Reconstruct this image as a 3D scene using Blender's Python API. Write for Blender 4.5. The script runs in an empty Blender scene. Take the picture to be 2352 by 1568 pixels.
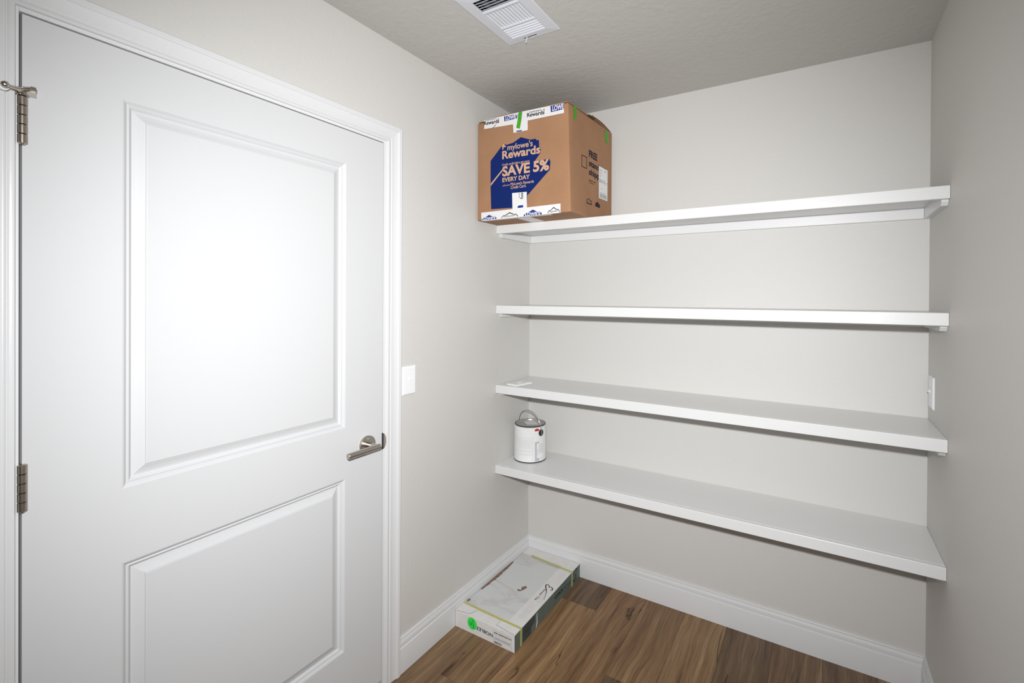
import bpy, bmesh, math, random
from mathutils import Vector, Matrix

# ------------------------------------------------------------------ camera
CAM = Vector((1.40873, -2.22176, 1.47124))
YAW, PITCH, ROLL, FPX, PX, PY = 0.52532, -0.00476, 0.00603, 1069.762, 82.967, -95.664
FWD = Vector((-math.sin(YAW)*math.cos(PITCH), math.cos(YAW)*math.cos(PITCH), math.sin(PITCH)))
_r = Vector((math.cos(YAW), math.sin(YAW), 0)); _u = _r.cross(FWD)
RGT = _r*math.cos(ROLL) + _u*math.sin(ROLL)
UPV = -_r*math.sin(ROLL) + _u*math.cos(ROLL)
scene = bpy.context.scene
COL = scene.collection
cd = bpy.data.cameras.new('camera')
cd.sensor_width = 36.0
cd.lens = FPX/2352*36.0
cd.shift_x = -PX/2352
cd.shift_y = PY/2352
cd.clip_start = 0.02
cam = bpy.data.objects.new('camera', cd)
COL.objects.link(cam)
m3 = Matrix((RGT, UPV, -FWD)).transposed()
cam.matrix_world = Matrix.Translation(CAM) @ m3.to_4x4()
scene.camera = cam

# ------------------------------------------------------------------ world, light, exposure
world = bpy.data.worlds.new('world'); scene.world = world
world.use_nodes = True
world.node_tree.nodes['Background'].inputs[0].default_value = (0, 0, 0, 1)
world.node_tree.nodes['Background'].inputs[1].default_value = 0
vs = scene.view_settings
vs.view_transform = 'Standard'; vs.look = 'None'; vs.gamma = 1.0; vs.use_curve_mapping = False
vs.exposure = 0.0

# the photographer's flash, on top of the camera: every shadow in the photo points back to it
ld = bpy.data.lights.new('camera_flash', 'SPOT')
ld.energy = 206; ld.color = (0.97, 0.985, 1.0)
ld.spot_size = math.radians(122); ld.spot_blend = 1.0; ld.shadow_soft_size = 0.028
flash = bpy.data.objects.new('camera_flash', ld)
COL.objects.link(flash)
flash.location = (1.44, -2.30, 1.645)
flash.rotation_euler = (Vector((0.00, 0.0, 1.15)) - flash.location).to_track_quat('-Z', 'Y').to_euler()

# ------------------------------------------------------------------ pixel -> place helpers
def ray(q):
    return FWD + RGT*((q[0]-1176-PX)/FPX) - UPV*((q[1]-784-PY)/FPX)
def hit(q, ax, v):
    r = ray(q); t = (v-CAM[ax])/r[ax]
    return CAM + r*t

# ------------------------------------------------------------------ materials
MATS = {}
def srgb(r, g, b):
    f = lambda c: (c/255/12.92) if c/255 <= .04045 else ((c/255+.055)/1.055)**2.4
    return (f(r), f(g), f(b), 1)
def material(name, color, rough=.5, metal=0.0, bump=None, vary=None, spec=.5, coat=0):
    m = bpy.data.materials.new(name); m.use_nodes = True
    nt = m.node_tree; b = nt.nodes['Principled BSDF']
    b.inputs['Base Color'].default_value = color
    b.inputs['Roughness'].default_value = rough
    b.inputs['Metallic'].default_value = metal
    b.inputs['Specular IOR Level'].default_value = spec
    b.inputs['Coat Weight'].default_value = coat
    tc = nt.nodes.new('ShaderNodeTexCoord')
    if vary:                                   # (scale, amount)
        n = nt.nodes.new('ShaderNodeTexNoise'); n.inputs['Scale'].default_value = vary[0]; n.inputs['Detail'].default_value = 5
        nt.links.new(tc.outputs['Object'], n.inputs['Vector'])
        mr = nt.nodes.new('ShaderNodeMapRange'); mr.inputs['From Min'].default_value = .3; mr.inputs['From Max'].default_value = .7
        mr.inputs['To Min'].default_value = 1-vary[1]; mr.inputs['To Max'].default_value = 1+vary[1]
        nt.links.new(n.outputs['Fac'], mr.inputs['Value'])
        mx = nt.nodes.new('ShaderNodeMix'); mx.data_type = 'RGBA'; mx.blend_type = 'MULTIPLY'; mx.inputs['Factor'].default_value = 1
        mx.inputs['A'].default_value = color
        nt.links.new(mr.outputs['Result'], mx.inputs['B'])
        nt.links.new(mx.outputs['Result'], b.inputs['Base Color'])
    if bump:                                   # (scale, distance, detail)
        n = nt.nodes.new('ShaderNodeTexNoise'); n.inputs['Scale'].default_value = bump[0]; n.inputs['Detail'].default_value = bump[2]
        nt.links.new(tc.outputs['Object'], n.inputs['Vector'])
        bp = nt.nodes.new('ShaderNodeBump'); bp.inputs['Strength'].default_value = 1; bp.inputs['Distance'].default_value = bump[1]
        nt.links.new(n.outputs['Fac'], bp.inputs['Height'])
        nt.links.new(bp.outputs['Normal'], b.inputs['Normal'])
    MATS[name] = m
    return m

material('wall_paint', (.640, .622, .594, 1), .55, bump=(95, .0006, 4))
material('ceiling_paint', (.540, .528, .498, 1), .7, bump=(42, .0022, 5))
material('trim_white', (.715, .715, .720, 1), .32, bump=(240, .00008, 2))
material('door_white', (.635, .636, .642, 1), .5, spec=.25, bump=(200, .00010, 2))
material('shelf_white', (.745, .745, .738, 1), .33, bump=(120, .00015, 3))
material('plate_white', (.88, .88, .89, 1), .28)
material('vent_white', (.66, .675, .71, 1), .4)
material('duct_grey', (.20, .215, .245, 1), .6)
material('slot_black', (.012, .012, .012, 1), .6)
material('nickel', (.52, .475, .42, 1), .27, 1.0)
material('nickel_dark', (.40, .355, .30, 1), .33, 1.0)
material('bright_metal', (.72, .72, .73, 1), .18, 1.0)
material('rubber_white', (.80, .80, .80, 1), .5)
material('rubber_beige', (.66, .62, .54, 1), .5)
material('cardboard', (.36, .188, .096, 1), .75, vary=(9, .07), bump=(160, .0003, 3))
material('cardboard_dark', (.16, .085, .045, 1), .85)
material('torn_kraft', (.21, .135, .095, 1), .9, vary=(60, .25))
material('print_blue', (.0012, .0150, .125, 1), .6, spec=.2)
material('print_navy', (.006, .006, .024, 1), .6, spec=.2)
material('print_tan', (.60, .36, .22, 1), .7)
material('print_tape_blue', (.016, .036, .24, 1), .5, spec=.25)
material('print_black', (.008, .008, .009, 1), .6, spec=.2)
material('print_grey', (.50, .50, .53, 1), .5)
material('print_midgrey', (.30, .30, .31, 1), .5)
material('print_red', (.55, .12, .06, 1), .5)
material('print_maroon', (.035, .012, .010, 1), .45)
material('tape_white', (.78, .76, .76, 1), .35)
material('label_white', (.82, .82, .82, 1), .5)
material('tape_green', (.055, .34, .012, 1), .5, vary=(90, .2))
material('sticker_green', (.04, .78, .09, 1), .45)
material('can_paint', (.80, .80, .79, 1), .3, bump=(60, .0002, 2))
material('can_lid', (.50, .49, .47, 1), .30, .6)
material('can_rim', (.10, .11, .12, 1), .3, .8)
material('can_red', (.55, .01, .01, 1), .4)
material('carton_white', (.76, .745, .73, 1), .5, vary=(30, .03))
material('carton_green', (.125, .165, .150, 1), .45, vary=(18, .12))
material('carton_green_dark', (.040, .055, .052, 1), .5)
material('strap', (.52, .50, .17, 1), .4)
material('subfloor', (.03, .02, .014, 1), .9)

def marble():
    m = bpy.data.materials.new('marble'); m.use_nodes = True
    nt = m.node_tree; b = nt.nodes['Principled BSDF']; b.inputs['Roughness'].default_value = .3
    tc = nt.nodes.new('ShaderNodeTexCoord')
    mp = nt.nodes.new('ShaderNodeMapping'); mp.inputs['Rotation'].default_value = (0, 0, .55); mp.inputs['Scale'].default_value = (1.5, 4.6, 5)
    nt.links.new(tc.outputs['Object'], mp.inputs['Vector'])
    n = nt.nodes.new('ShaderNodeTexNoise'); n.inputs['Scale'].default_value = 1.3; n.inputs['Detail'].default_value = 7; n.inputs['Roughness'].default_value = .55; n.inputs['Distortion'].default_value = .7
    nt.links.new(mp.outputs['Vector'], n.inputs['Vector'])
    s = nt.nodes.new('ShaderNodeMath'); s.operation = 'SUBTRACT'; s.inputs[1].default_value = .5
    a = nt.nodes.new('ShaderNodeMath'); a.operation = 'ABSOLUTE'
    nt.links.new(n.outputs['Fac'], s.inputs[0]); nt.links.new(s.outputs[0], a.inputs[0])
    r = nt.nodes.new('ShaderNodeValToRGB')
    r.color_ramp.elements[0].position = 0; r.color_ramp.elements[0].color = (.585, .575, .555, 1)
    r.color_ramp.elements[1].position = .045; r.color_ramp.elements[1].color = (.66, .67, .67, 1)
    nt.links.new(a.outputs[0], r.inputs['Fac']); nt.links.new(r.outputs['Color'], b.inputs['Base Color'])
    MATS['marble'] = m
marble()

def wood():
    m = bpy.data.materials.new('wood_plank'); m.use_nodes = True
    nt = m.node_tree; L = nt.links; N = nt.nodes; b = N['Principled BSDF']
    b.inputs['Roughness'].default_value = .42; b.inputs['Specular IOR Level'].default_value = .35
    tc = N.new('ShaderNodeTexCoord'); oi = N.new('ShaderNodeObjectInfo')
    off = N.new('ShaderNodeVectorMath'); off.operation = 'SCALE'; off.inputs[0].default_value = (3.7, 9.1, 0)
    L.new(oi.outputs['Random'], off.inputs['Scale'])
    add = N.new('ShaderNodeVectorMath'); add.operation = 'ADD'
    L.new(tc.outputs['Object'], add.inputs[0]); L.new(off.outputs[0], add.inputs[1])
    # gentle warp so that the grain wanders and makes cathedrals
    wn = N.new('ShaderNodeTexNoise'); wn.inputs['Scale'].default_value = 2.6; wn.inputs['Detail'].default_value = 2
    L.new(add.outputs[0], wn.inputs['Vector'])
    ws = N.new('ShaderNodeVectorMath'); ws.operation = 'SCALE'; ws.inputs['Scale'].default_value = .042
    L.new(wn.outputs['Color'], ws.inputs[0])
    wadd = N.new('ShaderNodeVectorMath'); wadd.operation = 'ADD'
    L.new(add.outputs[0], wadd.inputs[0]); L.new(ws.outputs[0], wadd.inputs[1])
    def grain(scale, detail, rough=.6, dist=0, src=wadd):
        mp = N.new('ShaderNodeMapping'); mp.inputs['Scale'].default_value = scale
        L.new(src.outputs[0], mp.inputs['Vector'])
        n = N.new('ShaderNodeTexNoise'); n.inputs['Scale'].default_value = 1; n.inputs['Detail'].default_value = detail
        n.inputs['Roughness'].default_value = rough; n.inputs['Distortion'].default_value = dist
        L.new(mp.outputs[0], n.inputs['Vector']); return n
    g1 = grain((27, 1.05, 1), 9, .70, .25)
    g2 = grain((210, 6.0, 1), 4, .65)
    mix = N.new('ShaderNodeMix'); mix.data_type = 'FLOAT'; mix.inputs['Factor'].default_value = .34
    L.new(g1.outputs['Fac'], mix.inputs['A']); L.new(g2.outputs['Fac'], mix.inputs['B'])
    r = N.new('ShaderNodeValToRGB'); cr = r.color_ramp
    cr.elements[0].position = .33; cr.elements[0].color = (.050, .027, .013, 1)
    cr.elements[1].position = .68; cr.elements[1].color = (.420, .285, .165, 1)
    e = cr.elements.new(.44); e.color = (.160, .092, .046, 1)
    e = cr.elements.new(.56); e.color = (.255, .160, .085, 1)
    L.new(mix.outputs['Result'], r.inputs['Fac'])
    # cracks and knots: thin, dark, broken, along the grain
    g3 = grain((9, 1.0, 1), 3, .5, 1.2)
    s = N.new('ShaderNodeMath'); s.operation = 'SUBTRACT'; s.inputs[1].default_value = .56; L.new(g3.outputs['Fac'], s.inputs[0])
    a = N.new('ShaderNodeMath'); a.operation = 'ABSOLUTE'; L.new(s.outputs[0], a.inputs[0])
    cm = N.new('ShaderNodeMapRange'); cm.inputs['From Min'].default_value = 0; cm.inputs['From Max'].default_value = .016
    cm.inputs['To Min'].default_value = 1; cm.inputs['To Max'].default_value = 0; L.new(a.outputs[0], cm.inputs['Value'])
    g4 = grain((5, 2.6, 1), 2, .5, 0, add)
    gm = N.new('ShaderNodeMapRange'); gm.inputs['From Min'].default_value = .50; gm.inputs['From Max'].default_value = .62; L.new(g4.outputs['Fac'], gm.inputs['Value'])
    cf = N.new('ShaderNodeMath'); cf.operation = 'MULTIPLY'; L.new(cm.outputs[0], cf.inputs[0]); L.new(gm.outputs[0], cf.inputs[1])
    cx = N.new('ShaderNodeMix'); cx.data_type = 'RGBA'; cx.inputs['B'].default_value = (.028, .014, .007, 1)
    L.new(cf.outputs[0], cx.inputs['Factor']); L.new(r.outputs['Color'], cx.inputs['A'])
    t = N.new('ShaderNodeMix'); t.data_type = 'RGBA'; t.blend_type = 'MULTIPLY'; t.inputs['Factor'].default_value = 1
    L.new(cx.outputs['Result'], t.inputs['A']); L.new(oi.outputs['Color'], t.inputs['B'])
    L.new(t.outputs['Result'], b.inputs['Base Color'])
    bp = N.new('ShaderNodeBump'); bp.inputs['Distance'].default_value = .0004; bp.inputs['Strength'].default_value = .6
    L.new(g2.outputs['Fac'], bp.inputs['Height']); L.new(bp.outputs['Normal'], b.inputs['Normal'])
    MATS['wood_plank'] = m
wood()

# ------------------------------------------------------------------ object helpers
def tag(o, label=None, category=None, group=None, kind=None):
    if label: o['label'] = label
    if category: o['category'] = category
    if group: o['group'] = group
    if kind: o['kind'] = kind
    return o
def empty(name, loc=(0, 0, 0)):
    o = bpy.data.objects.new(name, None); o.empty_display_size = .05
    COL.objects.link(o); o.location = loc; return o
def place(o, parent):
    """parent o (built in world coordinates) under parent without moving it"""
    if parent is not None:
        def world_of(p):
            B = Matrix.Translation(p.location)
            return B if p.parent is None else world_of(p.parent) @ p.matrix_parent_inverse @ B
        o.parent = parent
        o.matrix_parent_inverse = world_of(parent).inverted()
    return o
def obj(name, bm, mat, parent=None, smooth=False, origin=None):
    me = bpy.data.meshes.new(name)
    if isinstance(bm, tuple):
        me.from_pydata([tuple(v) for v in bm[0]], [], bm[1])
    else:
        bmesh.ops.recalc_face_normals(bm, faces=bm.faces)
        bm.to_mesh(me); bm.free()
    me.update()
    for mm in (mat if isinstance(mat, (list, tuple)) else [mat]):
        me.materials.append(MATS[mm])
    if smooth is True:
        for p in me.polygons: p.use_smooth = True
    elif smooth:
        for p in me.polygons: p.use_smooth = True
        me.set_sharp_from_angle(angle=math.radians(smooth))
    o = bpy.data.objects.new(name, me); COL.objects.link(o)
    if origin is not None:
        me.transform(Matrix.Translation(-Vector(origin)))
        o.location = origin
    if parent is not None: place(o, parent)
    return o
def box(bm, a, b, bevel=0, seg=2):
    a = Vector(a); b = Vector(b)
    vs_ = [bm.verts.new((x, y, z)) for x in (a.x, b.x) for y in (a.y, b.y) for z in (a.z, b.z)]
    F = [(0, 1, 3, 2), (4, 6, 7, 5), (0, 4, 5, 1), (2, 3, 7, 6), (0, 2, 6, 4), (1, 5, 7, 3)]
    fs = [bm.faces.new([vs_[i] for i in f]) for f in F]
    if bevel:
        ed = set(e for f in fs for e in f.edges)
        bmesh.ops.bevel(bm, geom=list(ed), offset=bevel, segments=seg, affect='EDGES', profile=.5)
    return fs
def bx(a, b, bevel=0, seg=2):
    bm = bmesh.new(); box(bm, a, b, bevel, seg); return bm
def frame_of(d):
    d = d.normalized(); t = Vector((0, 0, 1)) if abs(d.z) < .9 else Vector((1, 0, 0))
    x = d.cross(t).normalized(); return x, d.cross(x).normalized()
def tube(bm, pts, radii, seg=16, cap=True):
    pts = [Vector(p) for p in pts]
    if not isinstance(radii, (list, tuple)): radii = [radii]*len(pts)
    rings = []; X = None
    for i, p in enumerate(pts):
        d = (pts[min(i+1, len(pts)-1)] - pts[max(i-1, 0)]).normalized()
        if X is None: X, Y = frame_of(d)
        else:
            X = (X - d*X.dot(d)).normalized(); Y = d.cross(X)
        rings.append([bm.verts.new(p + (X*math.cos(2*math.pi*k/seg) + Y*math.sin(2*math.pi*k/seg))*radii[i]) for k in range(seg)])
    for a, b in zip(rings, rings[1:]):
        for k in range(seg): bm.faces.new((a[k], a[(k+1) % seg], b[(k+1) % seg], b[k]))
    if cap:
        bm.faces.new(rings[0][::-1]); bm.faces.new(rings[-1])
def lathe(bm, c, prof, seg=48, axis='z', caps=True, turn=0.0):
    """prof: list of (radius, height); rings about an axis through c"""
    c = Vector(c); rings = []
    for r, h in prof:
        ring = []
        for k in range(seg):
            a = 2*math.pi*k/seg+turn; u, v = r*math.cos(a), r*math.sin(a)
            p = {'z': (u, v, h), 'x': (h, u, v), 'y': (u, h, v)}[axis]
            ring.append(bm.verts.new(c + Vector(p)))
        rings.append(ring)
    for a, b in zip(rings, rings[1:]):
        for k in range(seg): bm.faces.new((a[k], a[(k+1) % seg], b[(k+1) % seg], b[k]))
    if caps: bm.faces.new(rings[0][::-1]); bm.faces.new(rings[-1])
def sweep(bm, prof, frames):
    """prof: closed list of (a, b); frames: list of functions (a,b)->Vector; loft between them, capped"""
    rings = [[bm.verts.new(f(a, b)) for a, b in prof] for f in frames]
    n = len(prof)
    for A, B in zip(rings, rings[1:]):
        for k in range(n): bm.faces.new((A[k], A[(k+1) % n], B[(k+1) % n], B[k]))
    bm.faces.new(rings[0][::-1]); bm.faces.new(rings[-1])

# flat print: polygons and lettering collected per material, a hair above a surface
_text_cache = {}
def glyphs(s, bold=0.0):
    key = (s, bold)
    if key not in _text_cache:
        c = bpy.data.curves.new('t', 'FONT'); c.body = s; c.size = 1; c.resolution_u = 3; c.offset = bold
        o = bpy.data.objects.new('t', c); COL.objects.link(o)
        dg = bpy.context.evaluated_depsgraph_get(); dg.update()
        me = bpy.data.meshes.new_from_object(o.evaluated_get(dg))
        V = [(v.co.x, v.co.y) for v in me.vertices]; F = [tuple(p.vertices) for p in me.polygons]
        bpy.data.objects.remove(o); bpy.data.curves.remove(c); bpy.data.meshes.remove(me)
        _text_cache[key] = (V, F)
    return _text_cache[key]
CAP = max(v[1] for v in glyphs('H')[0])
class Print:
    def __init__(self): self.pieces = []
    def new(self): self.pieces.append(([], []))
    def poly(self, pts, join=False):
        """one polygon; join=True adds it to the piece begun before"""
        if not join or not self.pieces: self.new()
        V, F = self.pieces[-1]
        n = len(V); V += [Vector(p) for p in pts]; F.append(tuple(range(n, n+len(pts))))
    def text(self, s, o, e, t, bold=0.0, clip=None):
        """o baseline start, e baseline end, t cap top above the start (3-D points)"""
        o, e, t = Vector(o), Vector(e), Vector(t)
        V, F = glyphs(s, bold)
        x0 = min(v[0] for v in V); x1 = max(v[0] for v in V)
        ex = (e-o)/(x1-x0); ey = (t-o)/CAP
        self.pieces.append(([o + ex*(x-x0) + ey*y for x, y in V], list(F)))
    def build(self, name, mat, parent, stuff=False):
        if not stuff:
            for pc_ in self.pieces: o = obj(name, pc_, mat, parent)
            return o
        V, F = [], []
        for v, f in self.pieces:
            n = len(V); V += v; F += [tuple(i+n for i in q) for q in f]
        o = obj(name, (V, F), mat, parent)
        o['kind'] = 'stuff'
        return o

# ================================================================== THE ROOM
W, H, YF = 1.7676, 2.4387, -4.10
T = .11
DY0, DY1 = -1.9370, -1.0240          # door slab edges along the left wall
DZ = 2.0440                          # top of the slab
JG = .0035                           # gap slab / jamb
JY0, JY1, JZ = DY0-.0046, DY1+JG, DZ+JG      # inner faces of the jamb
JT = .018
VX0, VX1, VY0, VY1 = .4175, .5600, -1.0270, -.7880   # duct opening in the ceiling

def struct(name, bm, mat, **k):
    return tag(obj(name, bm, mat, **k), kind='structure')

struct('wall_back', bx((-T, 0, 0), (W+T, T, H+T)), 'wall_paint')
struct('wall_right', bx((W, YF, 0), (W+T, 0, H+T)), 'wall_paint')
struct('wall_front', bx((-T, YF-T, 0), (W+T, YF, H+T)), 'wall_paint')
bm = bmesh.new()
box(bm, (-T, YF, 0), (0, JY0-JT, H+T)); box(bm, (-T, JY1+JT, 0), (0, 0, H+T)); box(bm, (-T, JY0-JT, JZ+JT), (0, JY1+JT, H+T))
struct('wall_left', bm, 'wall_paint')
bm = bmesh.new()
box(bm, (0, YF, H), (VX0, 0, H+.1)); box(bm, (VX1, YF, H), (W, 0, H+.1))
box(bm, (VX0, YF, H), (VX1, VY0, H+.1)); box(bm, (VX0, VY1, H), (VX1, 0, H+.1))
struct('ceiling', bm, 'ceiling_paint')

# floor: sub-floor and planks running towards the shelves
floor = tag(empty('floor', (.9, -1.5, 0)), kind='structure')
obj('subfloor', bx((-T-.6, YF, -.03), (W, 0, -.0065)), 'subfloor', floor)
random.seed(7)
PW, PL, x_first = .1843, 1.22, .3295-.1843*5
plank_meshes = {}
TINTS = [(1, 1, 1), (.86, .84, .84), (1.12, 1.08, 1.02), (.74, .75, .80), (1.05, .98, .90), (.92, .92, .94)]
JOINT = {5: -.212, 7: -.535, 6: -.98, 8: -.90, 9: -.80, 4: -.86, 3: -.40, 10: -.33}
TINT = {(5, 0): (.62, .63, .70), (5, 1): (1.22, 1.16, 1.06), (6, 0): (1.0, .93, .86), (7, 0): (.98, .93, .88), (7, 1): (.66, .68, .76),
        (8, 0): (1.10, 1.08, 1.02), (9, 0): (.66, .66, .70), (9, 1): (.9, .85, .8), (4, 0): (.98, .94, .88), (4, 1): (.9, .9, .9), (3, 0): (.8, .8, .85), (10, 0): (.82, .8, .8)}
for i in range(0, 15):
    xa = x_first + i*PW; xb = xa + PW
    xa, xb = max(xa, -.5), min(xb, W)
    if xb-xa < .005: continue
    y = 0.0; k = 0; j = JOINT.get(i, -random.uniform(.2, 1.1))
    y1 = j
    while y > YF+.001:
        y0 = max(y1, YF)
        w_, l_ = xb-xa, y-y0
        key = (round(w_, 4), round(l_, 4))
        if key not in plank_meshes:
            b_ = bx((-w_/2+.0003, -l_/2+.0003, -.0064), (w_/2-.0003, l_/2-.0003, 0), .0011, 2)
            o = obj('plank', b_, 'wood_plank')
            plank_meshes[key] = o.data
        else:
            o = bpy.data.objects.new('plank', plank_meshes[key]); COL.objects.link(o)
        o.location = ((xa+xb)/2, (y+y0)/2, 0)
        place(o, floor)
        o.color = (*TINT.get((i, k), random.choice(TINTS)), 1)
        y = y0; y1 = y0-PL; k += 1

# baseboards: profile (out from the wall, height)
BB = [(0, 0), (.0145, 0), (.0145, .0960), (.0138, .0985), (.0120, .1000), (.0108, .1008), (.0108, .1040), (.0112, .1120),
      (.0104, .1180), (.0082, .1225), (.0068, .1255), (.0066, .1285), (.0078, .1300), (.0078, .1325), (.0062, .1345), (0, .1345)]
CO = .0745-.0135     # casing width
CY1 = JY1+.0125      # inner edge of the right casing
bm = bmesh.new()
sweep(bm, BB, [lambda a, b: Vector((a, -a, b)), lambda a, b: Vector((W-a, -a, b))])
struct('baseboard_back', bm, 'trim_white', smooth=28)
bm = bmesh.new()
sweep(bm, BB, [lambda a, b: Vector((a, CY1+CO, b)), lambda a, b: Vector((a, -a, b))])
struct('baseboard_left', bm, 'trim_white', smooth=28)
bm = bmesh.new()
sweep(bm, BB, [lambda a, b: Vector((W-a, -a, b)), lambda a, b: Vector((W-a, YF+a, b))])
struct('baseboard_right', bm, 'trim_white', smooth=28)
bm = bmesh.new()
sweep(bm, BB, [lambda a, b: Vector((W-a, YF+a, b)), lambda a, b: Vector((a, YF+a, b))])
struct('baseboard_front', bm, 'trim_white', smooth=28)

# door casing: profile (across from the inner edge, out from the wall)
CS = [(0, 0), (0, .0075), (.0012, .0092), (.0075, .0098), (.0100, .0088), (.0112, .0078), (.0128, .0078), (.0140, .0096), (.0165, .0104),
      (.0190, .0098), (.0300, .0108), (.0400, .0128), (.0440, .0142), (.0458, .0168), (.0485, .0176), (.0590, .0176), (CO, .0160), (CO, 0)]
CY0 = JY0-.0065; CZ = JZ+.0085
bm = bmesh.new(); sweep(bm, CS, [lambda a, b: Vector((b, CY0-a, 0)), lambda a, b: Vector((b, CY0-a, CZ+a))])
tag(struct('trim_1', bm, 'trim_white', smooth=28), 'white moulded door casing leg on the hinge side')
bm = bmesh.new(); sweep(bm, CS, [lambda a, b: Vector((b, CY0-a, CZ+a)), lambda a, b: Vector((b, CY1+a, CZ+a))])
tag(struct('trim_2', bm, 'trim_white', smooth=28), 'white moulded casing across the top of the door')
bm = bmesh.new(); sweep(bm, CS, [lambda a, b: Vector((b, CY1+a, 0)), lambda a, b: Vector((b, CY1+a, CZ+a))])
tag(struct('trim_3', bm, 'trim_white', smooth=28), 'white moulded door casing leg beside the light switch')
# jamb with stop
jamb = tag(empty('trim_4', (0, DY1, 0)), 'white door jamb around the closed door', kind='structure')
bm = bmesh.new()
box(bm, (-T, JY0-JT, 0), (.0005, JY0, JZ+JT), .001); box(bm, (-T, JY1, 0), (.0005, JY1+JT, JZ+JT), .001); box(bm, (-T, JY0, JZ), (.0005, JY1, JZ+JT), .001)
box(bm, (-.075, JY0, 0), (-.040, JY0+.011, JZ)); box(bm, (-.075, JY1-.011, 0), (-.040, JY1, JZ)); box(bm, (-.075, JY0, JZ-.011), (-.040, JY1, JZ))
obj('jamb', bm, 'trim_white', jamb)
# strike plate with its curved lip on the jamb edge, the dark slit beside it
zs = .9300
bm = bmesh.new()
pts = [(math.sin(t)*.0118, math.cos(t)*.0285) for t in [math.pi*k/16 for k in range(17)]]
f0 = [bm.verts.new((.0034, JY1-.0010+a, zs+b)) for a, b in pts]; f1 = [bm.verts.new((.0006, JY1-.0010+a, zs+b)) for a, b in pts]
bm.faces.new(f0); bm.faces.new(f1[::-1])
for k in range(17): bm.faces.new((f0[k], f0[(k+1) % 17], f1[(k+1) % 17], f1[k]))
sp = obj('strike_plate', bm, 'nickel', jamb)
obj('latch_slit', bx((-.020, DY1-.0012, zs-.030), (.0012, JY1-.0004, zs+.030)), 'slot_black', jamb)

# ================================================================== THE DOOR
door = tag(empty('door_1', (-.018, (DY0+DY1)/2, .03)), 'white two-panel door with satin nickel lever', kind='structure')
ZB, XF, XB = .030, -.0015, -.0365
P_Y0, P_Y1 = -1.7776, -1.1810
PAN = [(1.0165, 1.9310), (.2400, .8405)]
V = []; F = []
def v_(x, y, z): V.append((x, y, z)); return len(V)-1
ys = [DY0, P_Y0, P_Y1, DY1]; zsl = [ZB, PAN[1][0], PAN[1][1], PAN[0][0], PAN[0][1], DZ]
for X in (XF, XB):
    g = [[v_(X, y, z) for z in zsl] for y in ys]
    for i in range(3):
        for k in range(5):
            if i == 1 and k in (1, 3): continue
            q = (g[i][k], g[i+1][k], g[i+1][k+1], g[i][k+1])
            F.append(q if X == XF else q[::-1])
    if X == XF: gf = g
    else: gb = g
for k in range(5):
    F.append((gf[0][k], gf[0][k+1], gb[0][k+1], gb[0][k])); F.append((gf[3][k+1], gf[3][k], gb[3][k], gb[3][k+1]))
for i in range(3):
    F.append((gf[i+1][0], gf[i][0], gb[i][0], gb[i+1][0])); F.append((gf[i][5], gf[i+1][5], gb[i+1][5], gb[i][5]))
obj('slab', (V, F), 'door_white', door)
PROF = [(0, 0), (.0030, .0008), (.0070, .0034), (.0090, .0052), (.0102, .0052), (.0116, .0040), (.0136, .0040), (.0165, .0062), (.0190, .0085), (.0205, .0088),
        (.0260, .0080), (.0340, .0060), (.0415, .0036), (.0440, .0030), (.0450, .0012), (.0470, .0008)]
for (z0, z1), nm in zip(PAN, ('upper', 'lower')):
    bm = bmesh.new(); rings = []
    for o_, dp in PROF:
        rings.append([bm.verts.new((XF-dp*1.45, y, z)) for y, z in ((P_Y0+o_, z0+o_), (P_Y1-o_, z0+o_), (P_Y1-o_, z1-o_), (P_Y0+o_, z1-o_))])
    for a, b in zip(rings, rings[1:]):
        for k in range(4): bm.faces.new((a[k], a[(k+1) % 4], b[(k+1) % 4], b[k]))
    bm.faces.new(rings[-1])
    back = [bm.verts.new((XB, y, z)) for y, z in ((P_Y0, z0), (P_Y1, z0), (P_Y1, z1), (P_Y0, z1))]
    for k in range(4): bm.faces.new((rings[0][(k+1) % 4], rings[0][k], back[k], back[(k+1) % 4]))
    bm.faces.new(back[::-1])
    o = obj('panel', bm, 'door_white', door)
    o['label'] = nm + ' moulded raised panel of the door'
# hinges: leaf edge plus five knuckles
HY = DY0-.0012; HX = .0062
def hinge(zc):
    leaf = obj('hinge', bx((-.020, DY0-.0034, zc-.0475), (.0030, DY0-.0014, zc+.0475)), 'nickel_dark', door)
    hh = .0960/5
    for k in range(5):
        bm = bmesh.new(); z0 = zc-.048+k*hh
        lathe(bm, (HX, HY, 0), [(.0058, z0+.0003), (.0072, z0+.0012), (.0072, z0+hh-.0012), (.0058, z0+hh-.0003)], 24)
        obj('knuckle', bm, 'nickel_dark', leaf, smooth=40)
    bm = bmesh.new(); lathe(bm, (HX, HY, 0), [(.0030, zc-.0505), (.0050, zc-.0480), (.0050, zc-.0478)], 16)
    obj('pin_tip', bm, 'nickel', leaf, smooth=40)
for zc in (1.8260, 1.0762, .3200): hinge(zc)
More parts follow.
